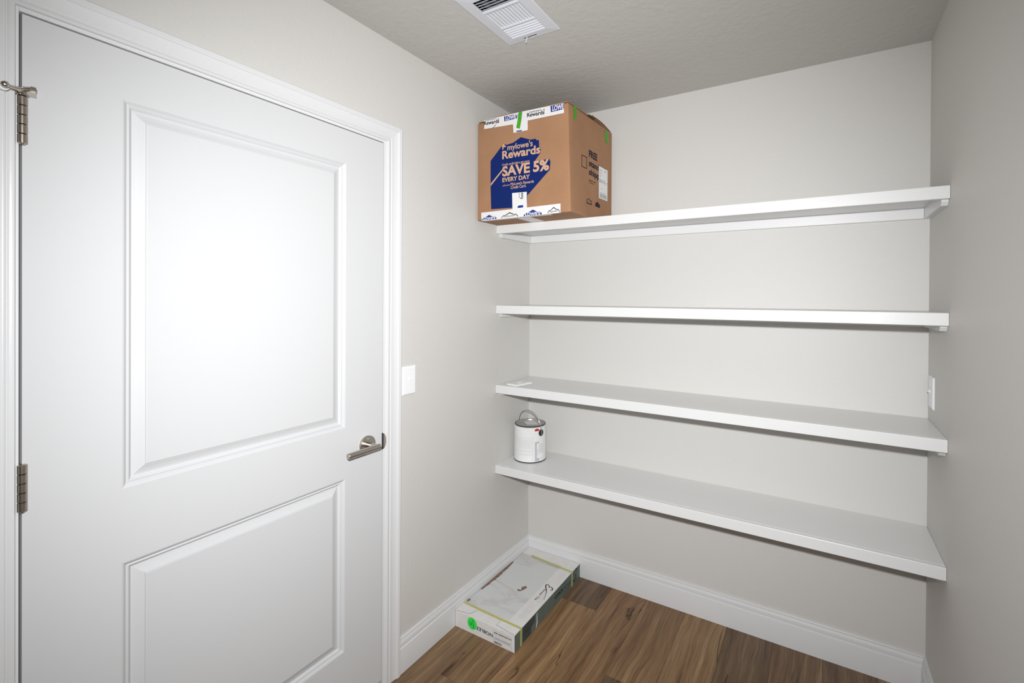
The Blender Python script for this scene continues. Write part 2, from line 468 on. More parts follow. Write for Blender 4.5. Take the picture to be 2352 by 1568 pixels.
# lever handle
LY, LZ = -1.0924, .9360
bm = bmesh.new(); lathe(bm, (0, LY, LZ), [(.0325, XF), (.0325, XF+.0075), (.0312, XF+.0092), (.0150, XF+.0092)], 48, 'x')
ros = obj('rosette', bm, 'nickel', door, smooth=30)
for sgn in (1, -1):
    bm = bmesh.new(); lathe(bm, (0, LY, LZ+.0215*sgn), [(.0034, XF+.0085), (.0034, XF+.0100), (.0018, XF+.0104)], 16, 'x')
    obj('screw', bm, 'bright_metal', ros, smooth=40)
bm = bmesh.new(); lathe(bm, (0, LY, LZ), [(.0128, XF+.0088), (.0128, XF+.0100), (.0098, XF+.0101), (.0098, .0480), (.0080, .0560)], 32, 'x')
neck = obj('neck', bm, 'nickel', ros, smooth=35)
bm = bmesh.new()
lathe(bm, (.0520, 0, LZ-.001), [(.0080, LY+.0125), (.0098, LY+.0115), (.0098, LY-.1160), (.0088, LY-.1172), (.0080, LY-.1172)], 36, 'y')
lever = obj('lever', bm, 'nickel', door, smooth=35)
lever['label'] = 'straight satin nickel lever'

# hinge-pin door stop on the top hinge
ds = tag(empty('door_stop', (HX, HY, 1.8745)), 'satin nickel hinge-pin door stop with white bumpers on the top hinge', 'door stop')
bm = bmesh.new(); lathe(bm, (HX, HY, 0), [(.0050, 1.8742), (.0092, 1.8746), (.0092, 1.8772), (.0072, 1.8800), (.0066, 1.8850), (.0072, 1.8900), (.0040, 1.8915)], 28)
obj('collar', bm, 'nickel', ds, smooth=40)
bm = bmesh.new()
A = Vector((HX, HY, 1.8865))
tube(bm, [A, A+Vector((.006, -.006, -.0020)), A+Vector((.012, -.014, -.0040)), A+Vector((.019, -.023, -.0050)), A+Vector((.022, -.027, -.0050))], [.0060, .0050, .0042, .0042, .0048], 16)
tube(bm, [A, A+Vector((.005, .004, .001)), A+Vector((.011, .008, .002)), A+Vector((.017, .0115, .0025))], [.0060, .0054, .0048, .0034], 16)
obj('arm', bm, 'nickel', ds, smooth=45)
Bp = A+Vector((.022, -.028, -.0050))
bm = bmesh.new(); lathe(bm, (Bp.x, Bp.y, Bp.z), [(.0030, -.0150), (.0032, -.0010), (.0060, 0), (.0066, .003), (.0054, .007), (.0030, .009)], 20, 'x')
obj('knob', bm, 'nickel', ds, smooth=45)
bm = bmesh.new(); lathe(bm, (Bp.x, Bp.y, Bp.z-.001), [(.0060, -.0105), (.0082, -.0095), (.0082, -.0060), (.0055, -.0045)], 24, 'x')
obj('bumper', bm, 'rubber_white', ds, smooth=45)
Cp = A+Vector((.017, .0115, .0025))
bm = bmesh.new()
lathe(bm, (0, Cp.y, Cp.z), [(.0050, Cp.x+.003), (.0054, Cp.x+.001), (.0054, Cp.x-.004), (.0040, Cp.x-.005)], 4, 'x', turn=math.pi/4)
obj('clip', bm, 'nickel', ds)
bm = bmesh.new()
lathe(bm, (0, Cp.y, Cp.z-.002), [(.0050, Cp.x-.004), (.0062, Cp.x-.005), (.0125, .0030), (.0125, .0006)], 4, 'x', turn=math.pi/4)
obj('bumper', bm, 'rubber_beige', ds)

# ================================================================== SHELVES
SD, ST = .3178, .0413
SH = [1.8332, 1.4301, 1.0285, .6226]
SLAB = ['top white painted shelf, the one carrying the cardboard box', 'empty white painted shelf directly below the box shelf',
        'white painted shelf with the loose switch plate lying on it', 'lowest white painted shelf, carrying the paint can']
G = .0006
for z, lab in zip(SH, SLAB):
    s = tag(empty('wall_shelf', (W/2, 0, z)), lab, 'shelf', 'white shelves across the pantry wall')
    obj('board', bx((G, -SD+.0190, z-.0190), (W-G, -G, z), .0006, 1), 'shelf_white', s)
    obj('front_edge', bx((G, -SD, z-ST), (W-G, -SD+.0188, z+.0002), .0018, 2), 'shelf_white', s)
    zb = z-.0191-.0400
    obj('cleat', bx((.0195, -.0190, zb), (W-.0195, -G, z-.0191), .0010, 1), 'shelf_white', s)
    for xa, xb in ((G, .0190), (W-.0190, W-G)):
        bm = bmesh.new()
        pr = [(-G, z-.0191), (-.2960, z-.0191), (-.2960, z-ST-.0005), (-.2950, z-ST-.0060), (-.2850, zb), (-G, zb)]
        a = [bm.verts.new((xa, y, q)) for y, q in pr]; b = [bm.verts.new((xb, y, q)) for y, q in pr]
        bm.faces.new(a); bm.faces.new(b[::-1])
        for k in range(len(pr)): bm.faces.new((a[k], a[(k+1) % len(pr)], b[(k+1) % len(pr)], b[k]))
        obj('cleat', bm, 'shelf_white', s)

# ================================================================== WALL PLATES
def wall_plate(name, label, cat, x, sgn, y0, y1, z0, z1, mode):
    yc, zc = (y0+y1)/2, (z0+z1)/2
    e = tag(empty(name, (x, yc, zc)), label, cat)
    bm = bmesh.new()
    a = [(y0, z0), (y1, z0), (y1, z1), (y0, z1)]
    rings = []
    for inset, d in ((0, 0), (0, .0022), (.0035, .0052), (.0060, .0058)):
        rings.append([bm.verts.new((x+sgn*d, min(max(y, y0+inset), y1-inset), min(max(q, z0+inset), z1-inset))) for y, q in a])
    for A_, B_ in zip(rings, rings[1:]):
        for k in range(4): bm.faces.new((A_[k], A_[(k+1) % 4], B_[(k+1) % 4], B_[k]))
    bm.faces.new(rings[-1]); bm.faces.new(rings[0][::-1])
    obj('plate', bm, 'plate_white', e)
    for q in (zc+.0302, zc-.0302):
        bm = bmesh.new(); lathe(bm, (x, yc, q), [(.0032, sgn*.0054), (.0032, sgn*.0064), (.0020, sgn*.0069)], 16, 'x')
        obj('screw', bm, 'plate_white', e, smooth=40)
    if mode == 'toggle':
        bm = bmesh.new()
        tube(bm, [(x+sgn*.0050, yc, zc+.002), (x+sgn*.0085, yc, zc+.004), (x+sgn*.0115, yc, zc+.0055)], [.0055, .0046, .0038], 4)
        obj('toggle', bm, 'plate_white', e)
        obj('slot', bx((x+sgn*.0050, yc-.0052, zc-.0120), (x+sgn*.0060, yc+.0052, zc+.0120), .0003, 1), 'plate_white', e)
    else:
        for dz in (.0190, -.0190):
            bm = bmesh.new(); lathe(bm, (x, yc, zc+dz), [(.0165, sgn*.0050), (.0165, sgn*.0066), (.0150, sgn*.0072)], 24, 'x')
            rc = obj('receptacle', bm, 'plate_white', e, smooth=40)
            for dy, hh in ((-.0062, .0042), (.0062, .0035)):
                obj('slot', bx((x+sgn*.0070, yc+dy-.0007, zc+dz-hh), (x+sgn*.0074, yc+dy+.0007, zc+dz+hh)), 'slot_black', rc)
    return e
wall_plate('light_switch', 'white toggle light switch plate beside the door casing', 'switch', 0, 1, -.9320, -.8610, 1.0822, 1.1958, 'toggle')
wall_plate('wall_switch', 'white wall plate on the doorless side wall, in the corner above a shelf', 'switch', W, -1, -.1110, -.0330, 1.0800, 1.1945, 'toggle')

# loose plate lying on the third shelf
z3 = SH[2]
lp = tag(empty('spare_switch_plate', (.088, -.235, z3)), 'loose white switch plate lying flat on a shelf', 'switch plate')
p0 = Vector((.1120, -.2930)); e1 = Vector((.0210, .1080)).normalized(); e2 = Vector((-.0713, .0135)).normalized()
e2 = Vector((-e1.y, e1.x))
LW, LL, HS = .0700, .1140, (.0055, .0125)
def lpv(a, b, z): q = p0 + e1*a + e2*b; return (q.x, q.y, z)
bm = bmesh.new()
def ring(a0, a1, b0, b1, z): return [bm.verts.new(lpv(a, b, z)) for a, b in ((a0, b0), (a1, b0), (a1, b1), (a0, b1))]
o0 = ring(0, LL, 0, LW, z3+.0001); o1 = ring(0, LL, 0, LW, z3+.0026); o2 = ring(.004, LL-.004, .004, LW-.004, z3+.0056)
ca, cb = LL/2, LW/2
i2 = ring(ca-HS[1], ca+HS[1], cb-HS[0], cb+HS[0], z3+.0056); i0 = ring(ca-HS[1], ca+HS[1], cb-HS[0], cb+HS[0], z3+.0001)
for A_, B_ in ((o0, o1), (o1, o2), (o2, i2), (i2, i0), (i0, o0)):
    for k in range(4): bm.faces.new((A_[k], A_[(k+1) % 4], B_[(k+1) % 4], B_[k]))
obj('plate', bm, 'plate_white', lp)
for d in (-.0302, .0302):
    c = p0 + e1*(ca+d) + e2*cb
    bm = bmesh.new(); lathe(bm, (c.x, c.y, z3), [(.0028, .0055), (.0028, .0058), (.0010, .0058)], 14)
    obj('screw_hole', bm, 'print_midgrey', lp)

# ================================================================== CEILING VENT
vt = tag(empty('ceiling_vent', ((VX0+VX1)/2, (VY0+VY1)/2, H)), 'white stamped metal three-way ceiling air register', 'vent')
OX0, OX1, OY0, OY1 = .3775, .5995, -1.0660, -.7500
zf = H-.0060
bm = bmesh.new()
def rr(x0, x1, y0, y1, z): return [bm.verts.new(p) for p in ((x0, y0, z), (x1, y0, z), (x1, y1, z), (x0, y1, z))]
R = [rr(OX0, OX1, OY0, OY1, H-.0002), rr(OX0, OX1, OY0, OY1, H-.0030), rr(OX0+.002, OX1-.002, OY0+.002, OY1-.002, H-.0042),
     rr(VX0-.006, VX1+.006, VY0-.006, VY1+.006, zf), rr(VX0, VX1, VY0, VY1, zf), rr(VX0, VX1, VY0, VY1, H+.010)]
for a, b in zip(R, R[1:]):
    for k in range(4): bm.faces.new((a[k], a[(k+1) % 4], b[(k+1) % 4], b[k]))
obj('face_plate', bm, 'vent_white', vt)
bm = bmesh.new(); g = .0015
box(bm, (VX0+g, VY0+g, H+.090), (VX1-g, VY1-g, H+.092))
box(bm, (VX0+g, VY0+g, H+.012), (VX0+g+.001, VY1-g, H+.09)); box(bm, (VX1-g-.001, VY0+g, H+.012), (VX1-g, VY1-g, H+.09))
box(bm, (VX0+g, VY0+g, H+.012), (VX1-g, VY0+g+.001, H+.09)); box(bm, (VX0+g, VY1-g-.001, H+.012), (VX1-g, VY1-g, H+.09))
obj('duct_boot', bm, 'duct_grey', vt)
D1, D2 = -.8560, -.9600
for yd in (D1, D2):
    obj('divider', bx((VX0, yd-.0045, zf-.0006), (VX1, yd+.0045, zf+.010), .0012, 1), 'vent_white', vt)
def louver(p, q, side, tilt, wid):
    """curved blade from p to q; side = unit vector across, tilt>0 lifts the +side edge into the duct"""
    p, q, side = Vector(p), Vector(q), Vector(side); n = 5; t = .0006
    A_ = []
    for k in range(n):
        s = (k/(n-1)-.5)*wid
        h = s*math.tan(tilt) + .0022*(1-(2*k/(n-1)-1)**2)
        A_.append(side*s + Vector((0, 0, h)))
    bm = bmesh.new(); rows = []
    for base in (p, q):
        rows.append([bm.verts.new(base+a) for a in A_] + [bm.verts.new(base+a+Vector((0, 0, t))) for a in A_[::-1]])
    m = 2*n
    for k in range(m): bm.faces.new((rows[0][k], rows[0][(k+1) % m], rows[1][(k+1) % m], rows[1][k]))
    bm.faces.new(rows[0][::-1]); bm.faces.new(rows[1])
    return obj('louver', bm, 'vent_white', vt, smooth=35)
zl = zf+.0045
n1 = 5; a0, a1 = VY1, D1+.0045
for k in range(n1):
    y = a0+(a1-a0)*(k+.5)/n1; louver((VX0, y, zl), (VX1, y, zl), (0, 1, 0), math.radians(-40), .0112)
n2 = 11
for k in range(n2):
    x = VX0+(VX1-VX0)*(k+.5)/n2; louver((x, D1-.0045, zl), (x, D2+.0045, zl), (1, 0, 0), math.radians(36), .0108)
a0, a1 = D2-.0045, VY0
for k in range(n1):
    y = a0+(a1-a0)*(k+.5)/n1; louver((VX0, y, zl), (VX1, y, zl), (0, 1, 0), math.radians(42), .0120)
obj('lever_slot', bx((.4560, -.7702, H-.0058), (.5110, -.7672, H-.0048)), 'slot_black', vt)
bm = bmesh.new()
tube(bm, [(.4700, -.7690, zf+.001), (.4690, -.7680, zf-.003), (.4610, -.7600, zf-.0070), (.4570, -.7560, zf-.0078)], [.0016, .0018, .0026, .0034], 12)
obj('damper_lever', bm, 'vent_white', vt, smooth=40)
bm = bmesh.new(); lathe(bm, (.4900, -.7600, zf+.0012), [(.0028, .0008), (.0028, -.0010), (.0014, -.0014)], 14)
obj('screw', bm, 'vent_white', vt, smooth=40)

# ================================================================== CARDBOARD BOX on the top shelf
Z1 = SH[0]
BYF, BYB, BZ0, BZ1 = -.4780, -.0310, Z1+.0008, 2.2950
cb_ = tag(empty('cardboard_box', (.255, -.254, Z1)), 'brown cardboard shipping box with blue print standing on the top shelf', 'box')
bm = bmesh.new()
Bc = {'000': (.0090, BYF, BZ0), '100': (.5055, BYF, BZ0), '110': (.5055, BYB, BZ0), '010': (.0090, BYB, BZ0),
      '001': (.0078, BYF, 2.2925), '101': (.4895, BYF, 2.2955), '111': (.5065, BYB-.004, 2.2990), '011': (.0085, BYB, 2.2950)}
q = {k: bm.verts.new(v) for k, v in Bc.items()}
for f in (('000', '100', '101', '001'), ('100', '110', '111', '101'), ('110', '010', '011', '111'), ('010', '000', '001', '011'), ('010', '110', '100', '000'), ('001', '101', '111', '011')):
    bm.faces.new([q[k] for k in f])
bmesh.ops.recalc_face_normals(bm, faces=bm.faces)
bmesh.ops.subdivide_edges(bm, edges=list(bm.edges), cuts=9, use_grid_fill=True)
bmesh.ops.bevel(bm, geom=[e_ for e_ in bm.edges if e_.calc_face_angle(0) > .8], offset=.0032, segments=3, affect='EDGES', profile=.5)
obj('carton', bm, 'cardboard', cb_, smooth=35)
def side_x(y, z):
    u = (y-BYF)/(BYB-BYF); v = (z-BZ0)/(2.297-BZ0)
    b = .5055; t = .4895 + (.5065-.4895)*u
    return b + (t-b)*v
def Zm(a, b): return (1070+a*360/1660, 200+b*340/1568)
def FR(a, b, e=.0004): return hit(Zm(a, b), 1, BYF-e)
def SI(a, b, e=.0004):
    x = .5
    for _ in range(6):
        h = hit(Zm(a, b), 0, x+e); x = side_x(h.y, h.z)
    return h
def slab_from(pts, n, t):
    """thin solid sheet: polygon pts extruded by t along n"""
    bm = bmesh.new(); n = Vector(n)
    a = [bm.verts.new(Vector(p)) for p in pts]; b = [bm.verts.new(Vector(p)+n*t) for p in pts]
    bm.faces.new(a); bm.faces.new(b[::-1]); m = len(pts)
    for k in range(m): bm.faces.new((a[k], a[(k+1) % m], b[(k+1) % m], b[k]))
    return bm
# top flaps
def flap(pts, lift, name='flap', mat='cardboard'):
    bm = bmesh.new(); nx, ny = 12, 6; g_ = []
    (x0, y0), (x1, y1) = pts
    for s_ in (0, 1):
        g_.append([[bm.verts.new((x0+(x1-x0)*i/nx, y0+(y1-y0)*j/ny, lift(i/nx, j/ny)+.0035*s_)) for j in range(ny+1)] for i in range(nx+1)])
    for i in range(nx):
        for j in range(ny):
            bm.faces.new((g_[0][i][j], g_[0][i][j+1], g_[0][i+1][j+1], g_[0][i+1][j])); bm.faces.new((g_[1][i][j], g_[1][i+1][j], g_[1][i+1][j+1], g_[1][i][j+1]))
    for i in range(nx):
        for j in (0, ny): bm.faces.new((g_[0][i][j], g_[0][i+1][j], g_[1][i+1][j], g_[1][i][j]))
    for j in range(ny):
        for i in (0, nx): bm.faces.new((g_[0][i][j], g_[0][i][j+1], g_[1][i][j+1], g_[1][i][j]))
    return obj(name, bm, mat, cb_, smooth=40)
flap(((.012, BYF+.003), (.487, -.2560)), lambda u, v: 2.2965+.0032*u + .0070*max(0, math.sin(math.pi*min(1, max(0, (u-.10)/.38))))*(1-v) + .010*v)
flap(((.012, -.2530), (.500, BYB-.006)), lambda u, v: 2.2990+.0020*u + .012*(1-v))
flap(((.300, -.3000), (.5020, BYB-.012)), lambda u, v: 2.3010 + .012*max(0, math.sin(math.pi*v))*u, mat='cardboard_dark')
# tape
def tape(name, pts, n, mat='tape_white', t=.0003):
    return obj(name, slab_from(pts, n, t), mat, cb_)
tape('packing_tape', [FR(a, b, .0006) for a, b in ((193, 352), (600, 258), (1037, 168), (1040, 273), (655, 354), (655, 455), (505, 485), (500, 394), (195, 445))], (0, -1, 0))
tape('packing_tape', [FR(a, b, .0006) for a, b in ((163, 1330), (494, 1292), (490, 1122), (645, 1108), (648, 1274), (1003, 1232), (1003, 1330), (165, 1418))], (0, -1, 0))
xm = (FR(490, 1300).x+FR(648, 1300).x)/2
bot = FR(163, 1400).x
tape('packing_tape', [(bot, BYF+.003, BZ0-.0001), (.400, BYF+.003, BZ0-.0001), (.400, BYF+.032, BZ0-.0001), (bot, BYF+.032, BZ0-.0001)], (0, 0, -1))
tape('packing_tape', [(xm-.036, BYF+.033, BZ0-.0001), (xm+.036, BYF+.033, BZ0-.0001), (xm+.036, -.32, BZ0-.0001), (xm-.036, -.32, BZ0-.0001)], (0, 0, -1))
gt = lambda pts, fn, n: obj('green_tape', slab_from([fn(a, b, .0013) for a, b in pts], n, .0004), 'tape_green', cb_)
gt(((560, 268), (598, 256), (590, 330), (572, 440), (534, 432), (548, 350)), FR, (0, -1, 0))
gt(((1143, 196), (1173, 212), (1172, 322), (1160, 345), (1142, 343), (1146, 270)), SI, (1, 0, 0))
gt(((1474, 452), (1500, 470), (1512, 595), (1490, 598), (1478, 530)), SI, (1, 0, 0))
# front print
P = Print()
P.poly([FR(a, b) for a, b in ((262, 782), (376, 630), (415, 602), (428, 612), (502, 588), (582, 530), (684, 556), (742, 545), (746, 562), (774, 560), (776, 632),
                              (793, 648), (790, 695), (724, 792), (880, 757), (896, 772), (890, 872), (652, 1146), (648, 1268), (268, 1292), (262, 1062))])
P.build('blue_print', 'print_blue', cb_)
P = Print(); e = .0007
def ft(s, o, en, t, bold=0.0): P.text(s, FR(*o, e), FR(*en, e), FR(*t, e), bold)
ft("mylowe's", (440, 670), (708, 622), (440, 612), .018)
ft('Rewards', (385, 762), (788, 696), (385, 682), .028)
ft('Credit cardholders get more', (384, 836), (674, 790), (384, 812), .01)
ft('SAVE', (385, 944), (678, 898), (385, 848), .036)
ft('5%', (712, 895), (882, 872), (712, 792), .040)
ft('*', (886, 792), (900, 790), (886, 766))
ft('EVERY DAY', (386, 1006), (678, 968), (386, 964), .030)
ft('with your', (388, 1052), (468, 1040), (388, 1036), .01)
ft("MyLowe's Rewards", (474, 1042), (720, 1010), (474, 1014), .016)
ft('Credit Card.', (474, 1080), (638, 1056), (474, 1050), .016)
st = [(264, 1046), (264, 1022), (388, 868), (420, 836), (426, 850), (400, 872)]
P.poly([FR(a, b, e) for a, b in st])
br = [(386, 662), (386, 616), (408, 598), (412, 622), (424, 620), (424, 632), (398, 638), (398, 660)]
P.poly([FR(a, b, e) for a, b in br])
P.build('lettering', 'print_tan', cb_)
# tape print
P = Print(); B = Print(); Wt = Print(); e = .0012
ft('Rewards', (192, 404), (352, 376), (192, 366), .026); ft('Rewards', (648, 318), (832, 284), (648, 278), .026)
ft("mylowe's", (206, 362), (322, 340), (206, 342)); ft("mylowe's", (672, 276), (798, 250), (672, 254), .01)
P.poly([FR(a, b, e) for a, b in ((822, 232), (831, 228), (831, 250), (825, 252))])
P.poly([FR(a, b, e) for a, b in ((342, 334), (350, 331), (350, 346), (344, 348))])
P.poly([FR(a, b, e) for a, b in ((284, 432), (288, 434), (320, 398), (315, 396))])
for quad in (((404, 312), (560, 280), (560, 326), (408, 362)), ((896, 200), (1038, 170), (1038, 232), (900, 266)), ((536, 462), (592, 454), (592, 466), (536, 474))):
    B.poly([FR(a, b, e) for a, b in quad])
e2_ = .0015
Wt.text("LOWE'S", FR(420, 352, e2_), FR(556, 322, e2_), FR(420, 314, e2_), .03)
Wt.text('LOWE', FR(916, 252, e2_), FR(1036, 226, e2_), FR(916, 202, e2_), .03)
def gable(cx, cy, w, h, sl):
    s = [(-.5, 0), (-.5, .28), (-.42, .28), (-.42, .50), (-.28, .50), (0, 1), (.26, .56), (.42, .60), (.42, .36), (.5, .36), (.5, 0)]
    return [(cx+w*a, cy-h*b+sl*w*a) for a, b in s]
for cx, cy, w, h in ((246, 1404, 156, 52), (708, 1358, 190, 62)):
    B.poly([FR(a, b, e) for a, b in gable(cx, cy, w, h, -.09)])
    Wt.text("LOWE'S", FR(cx-w*.42, cy+w*.035, e2_), FR(cx+w*.42, cy-w*.042, e2_), FR(cx-w*.42, cy-h*.40, e2_), .03)
for cx, cy, w, h in ((464, 1380, 172, 56), (930, 1332, 126, 64)):
    o_ = gable(cx, cy, w, h, -.09); i_ = gable(cx, cy+2, w-11, h-9, -.09)
    m = len(o_)
    for k in range(m-1):
        P.poly([FR(*o_[k], e), FR(*o_[k+1], e), FR(*i_[k+1], e), FR(*i_[k], e)], k > 0)
    ft("mylowe's", (cx-w*.34, cy-h*.10+4), (cx+w*.34, cy-h*.10-10), (cx-w*.34, cy-h*.40+4), .01)
P.text('Rew', FR(606, 1182, e), FR(606, 1112, e), FR(578, 1184, e), .02)
P.text('my', FR(572, 1170, e), FR(572, 1118, e), FR(556, 1172, e))
B.poly([FR(a, b, e) for a, b in ((548, 1280), (548, 1262), (556, 1260), (556, 1254), (606, 1248), (606, 1274))])
P.build('tape_lettering', 'print_black', cb_); B.build('tape_emblem', 'print_tape_blue', cb_); Wt.build('tape_white_lettering', 'tape_white', cb_)
# side print
P = Print(); e = .0005
def stx(s, o, en, t, bold=0.0): P.text(s, SI(*o, e), SI(*en, e), SI(*t, e), bold)
def SZ(a, b): return ((1320+a*90/830-1070)*1660/360, (320+b*170/1568-200)*1568/340)
def s2(s, o, en, t, bold=0.0): stx(s, SZ(*o), SZ(*en), SZ(*t), bold)
s2('FREE', (303, 362), (478, 458), (303, 225), .042)
s2('standard', (303, 550), (650, 740), (303, 430), .036)
s2('shipping', (303, 738), (640, 905), (303, 622), .036)
s2('Starting with', (303, 872), (440, 932), (303, 838), .02)
fr_ = [(146, 318), (262, 378), (258, 630), (146, 572)]; fi_ = [(156, 338), (252, 388), (249, 610), (156, 560)]
for k in range(4):
    P.poly([SI(*SZ(*fr_[k]), e), SI(*SZ(*fr_[(k+1) % 4]), e), SI(*SZ(*fi_[(k+1) % 4]), e), SI(*SZ(*fi_[k]), e)], k > 0)
P.poly([SI(*SZ(a, b), e) for a, b in ((305, 902), (414, 950), (414, 962), (305, 912))])
def gab2(pts): return [SI(*SZ(a, b), e) for a, b in pts]
P.poly(gab2(((436, 1352), (436, 1338), (462, 1342), (488, 1318), (508, 1360), (532, 1382), (535, 1458), (436, 1414))))
go = [(252, 1350), (254, 1268), (278, 1264), (304, 1246), (328, 1290), (360, 1300), (364, 1392)]
gi = [(262, 1348), (263, 1280), (282, 1278), (304, 1264), (324, 1304), (352, 1314), (354, 1380)]
for k in range(6): P.poly(gab2((go[k], go[k+1], gi[k+1], gi[k])), k > 0)
P.poly(gab2(((252, 1330), (364, 1372), (364, 1394), (252, 1352))))
s2("mylowe's", (270, 1312), (340, 1336), (270, 1296))
P.build('side_lettering', 'print_navy', cb_)
P = Print(); P.poly(gab2(((394, 1255), (404, 1260), (402, 1465), (393, 1460)))); P.build('side_divider', 'print_red', cb_)
lab = [(512, 562), (697, 662), (692, 1312), (512, 1240)]
sl = obj('shipping_label', slab_from([SI(*SZ(*p), .0006) for p in lab], (1, 0, 0), .0003), 'label_white', cb_)
P = Print(); Q = Print(); e = .0012
def lb(u, v): return (512+(697-512)*u - 4*v*u, 562+(1240-562)*v + (100-28*v)*u)
def bar(pr, u0, u1, v0, v1): pr.poly([SI(*SZ(*lb(*p)), e) for p in ((u0, v0), (u1, v0), (u1, v1), (u0, v1))])
random.seed(3)
for u0, u1, v0 in ((.08, .34, .175), (.08, .36, .215), (.08, .22, .275), (.10, .30, .29), (.16, .45, .665), (.08, .30, .085), (.08, .40, .105), (.62, .85, .07), (.60, .9, .09), (.15, .8, .80)):
    bar(P, u0, u1, v0, v0+.010)
u = .06
while u < .72:
    for r_ in range(5):
        if random.random() < .68: bar(Q, u, u+.030, .385+r_*.022, .404+r_*.022)
    u += .034
for v in (.42, .44, .47, .49): bar(P, .86, .95, v, v+.012)
u = .12
while u < .90:
    w_ = random.choice((.014, .024, .034)); bar(Q, u, u+w_, .835, .965); u += w_+random.choice((.014, .022))
P.build('label_lettering', 'print_midgrey', sl, True); Q.build('label_barcode', 'print_midgrey', sl, True)

# ================================================================== PAINT CAN on the lowest shelf
Z4 = SH[3]
CC = Vector((.0960, -.1375)); CR, CH = .0840, .1880
pc = tag(empty('paint_can', (CC.x, CC.y, Z4)), 'white gallon paint can with wire bail and silver lid on the lowest shelf', 'paint can')
bm = bmesh.new()
lathe(bm, (CC.x, CC.y, Z4), [(CR-.002, .0050), (CR, .0058), (CR, CH-.0085), (CR-.001, CH-.0075), (CR-.004, CH-.0060), (CR-.010, CH-.0100)], 72)
obj('body', bm, 'can_paint', pc, smooth=35)
bm = bmesh.new(); lathe(bm, (CC.x, CC.y, Z4), [(CR-.004, .0006), (CR-.0004, .0010), (CR+.0006, .0030), (CR-.0002, .0056), (CR-.003, .0058)], 72)
obj('bottom_rim', bm, 'slot_black', pc, smooth=35)
bm = bmesh.new()
lathe(bm, (CC.x, CC.y, Z4), [(CR-.0040, CH-.0052), (CR-.0026, CH-.0042), (CR-.0026, CH-.0012), (CR-.0045, CH), (CR-.0068, CH-.0012), (CR-.0072, CH-.0040), (CR-.0060, CH-.0056), (CR-.0040, CH-.0052)], 72, caps=False)
obj('top_rim', bm, 'can_rim', pc, smooth=35)
bm = bmesh.new()
r0 = CR-.0078
lathe(bm, (CC.x, CC.y, Z4), [(r0, CH-.0060), (r0, CH-.0008), (r0-.0015, CH+.0002), (r0-.0060, CH-.0010), (r0-.0072, CH-.0058), (r0-.0110, CH-.0060), (r0-.0130, CH-.0040), (.002, CH-.0040)], 72)
lid = obj('lid', bm, 'can_lid', pc, smooth=35)
th_c = math.atan2(CAM.y-CC.y, CAM.x-CC.x)
def Zc(a, b): return (1120+a*200/1568, 900+b*200/1568)
P = Print(); P.poly([hit(Zc(a, b), 2, Z4+CH-.0036) for a, b in ((648, 528), (832, 516), (925, 585), (716, 592))]); P.build('lid_label', 'label_white', lid)
def can_patch(pr, a0, a1, z0, z1, dr=.0004, slant=0):
    n = max(1, int((a1-a0)/4)); prev = None
    for k in range(n+1):
        t = a0+(a1-a0)*k/n; A_ = th_c+math.radians(t)
        d = Vector((math.cos(A_), math.sin(A_), 0))*(CR+dr)
        c = Vector((CC.x, CC.y, Z4+slant*k/n)) + d
        cur = (c+Vector((0, 0, z0)), c+Vector((0, 0, z1)))
        if prev: pr.poly([prev[0], cur[0], cur[1], prev[1]], k > 1)
        prev = cur
# faint lettering panel turned to the camera: blocks of grey lines
P = Print(); random.seed(5)
for z in [.040, .058, .064, .082, .088, .094, .100, .106, .118]:
    a = -42
    while a < 5:
        w_ = random.uniform(3, 9); can_patch(P, a, min(a+w_, 6), z, z+.0012); a += w_+1.6
for z in (.046, .076, .112, .128):
    can_patch(P, -44, 8, z, z+.0008)
for a in (-58, -46, 9): can_patch(P, a, a+.8, .012, .136)
P.build('label_lettering', 'print_grey', pc, True)
P = Print(); can_patch(P, 17, 34, .008, .108, .0003); P.build('label_band', 'print_grey', pc)
P = Print(); can_patch(P, 24, 62, .026, .100, .0006); P.build('price_label', 'label_white', pc)
P = Print()
for k in range(8): can_patch(P, 30, 50 if k % 2 else 56, .048+k*.0062, .0492+k*.0062, .0009, .004)
can_patch(P, 27, 28.2, .036, .070, .0009)
P.build('price_lettering', 'print_midgrey', pc, True)
P = Print(); can_patch(P, 16, 33, CH-.0245, CH-.0150, .0005); can_patch(P, 20, 28, CH-.0150, CH-.0120, .0005); P.build('red_drip', 'can_red', pc)
# ears and wire bail
EZ = Z4+CH-.0360
ears = []
for s_ in (0, math.pi):
    A_ = th_c+math.radians(41.5)+s_
    d = Vector((math.cos(A_), math.sin(A_), 0)); t = Vector((-d.y, d.x, 0))
    c = Vector((CC.x, CC.y, EZ)) + d*(CR-.0035)
    bm = bmesh.new(); R_ = []
    for rad, h in ((.0175, 0), (.0175, .0036), (.0150, .0056), (.006, .0062)):
        R_.append([bm.verts.new(c + d*(h+.0012) + (t*math.cos(2*math.pi*k/28)*.86 + Vector((0, 0, 1))*math.sin(2*math.pi*k/28))*rad) for k in range(28)])
    for a, b in zip(R_, R_[1:]):
        for k in range(28): bm.faces.new((a[k], a[(k+1) % 28], b[(k+1) % 28], b[k]))
    bm.faces.new(R_[0][::-1]); bm.faces.new(R_[-1])
    obj('ear', bm, 'slot_black', pc, smooth=40)
    ears.append((c+d*.0075, d))
bm = bmesh.new()
c0, d0 = ears[0]; c1, d1 = ears[1]; mid = (c0+c1)/2; half = (c0-c1).length/2
lean = Vector((-d0.y, d0.x, 0))*-.14
pts = [c0+Vector((0, 0, -.012)), c0+Vector((0, 0, -.002))]
for k in range(25):
    t = math.pi*k/24
    hgt = math.sin(t)**.85*.0960
    pts.append(mid + d0*(half*math.cos(t)) + Vector((0, 0, .006+hgt)) + lean*hgt)
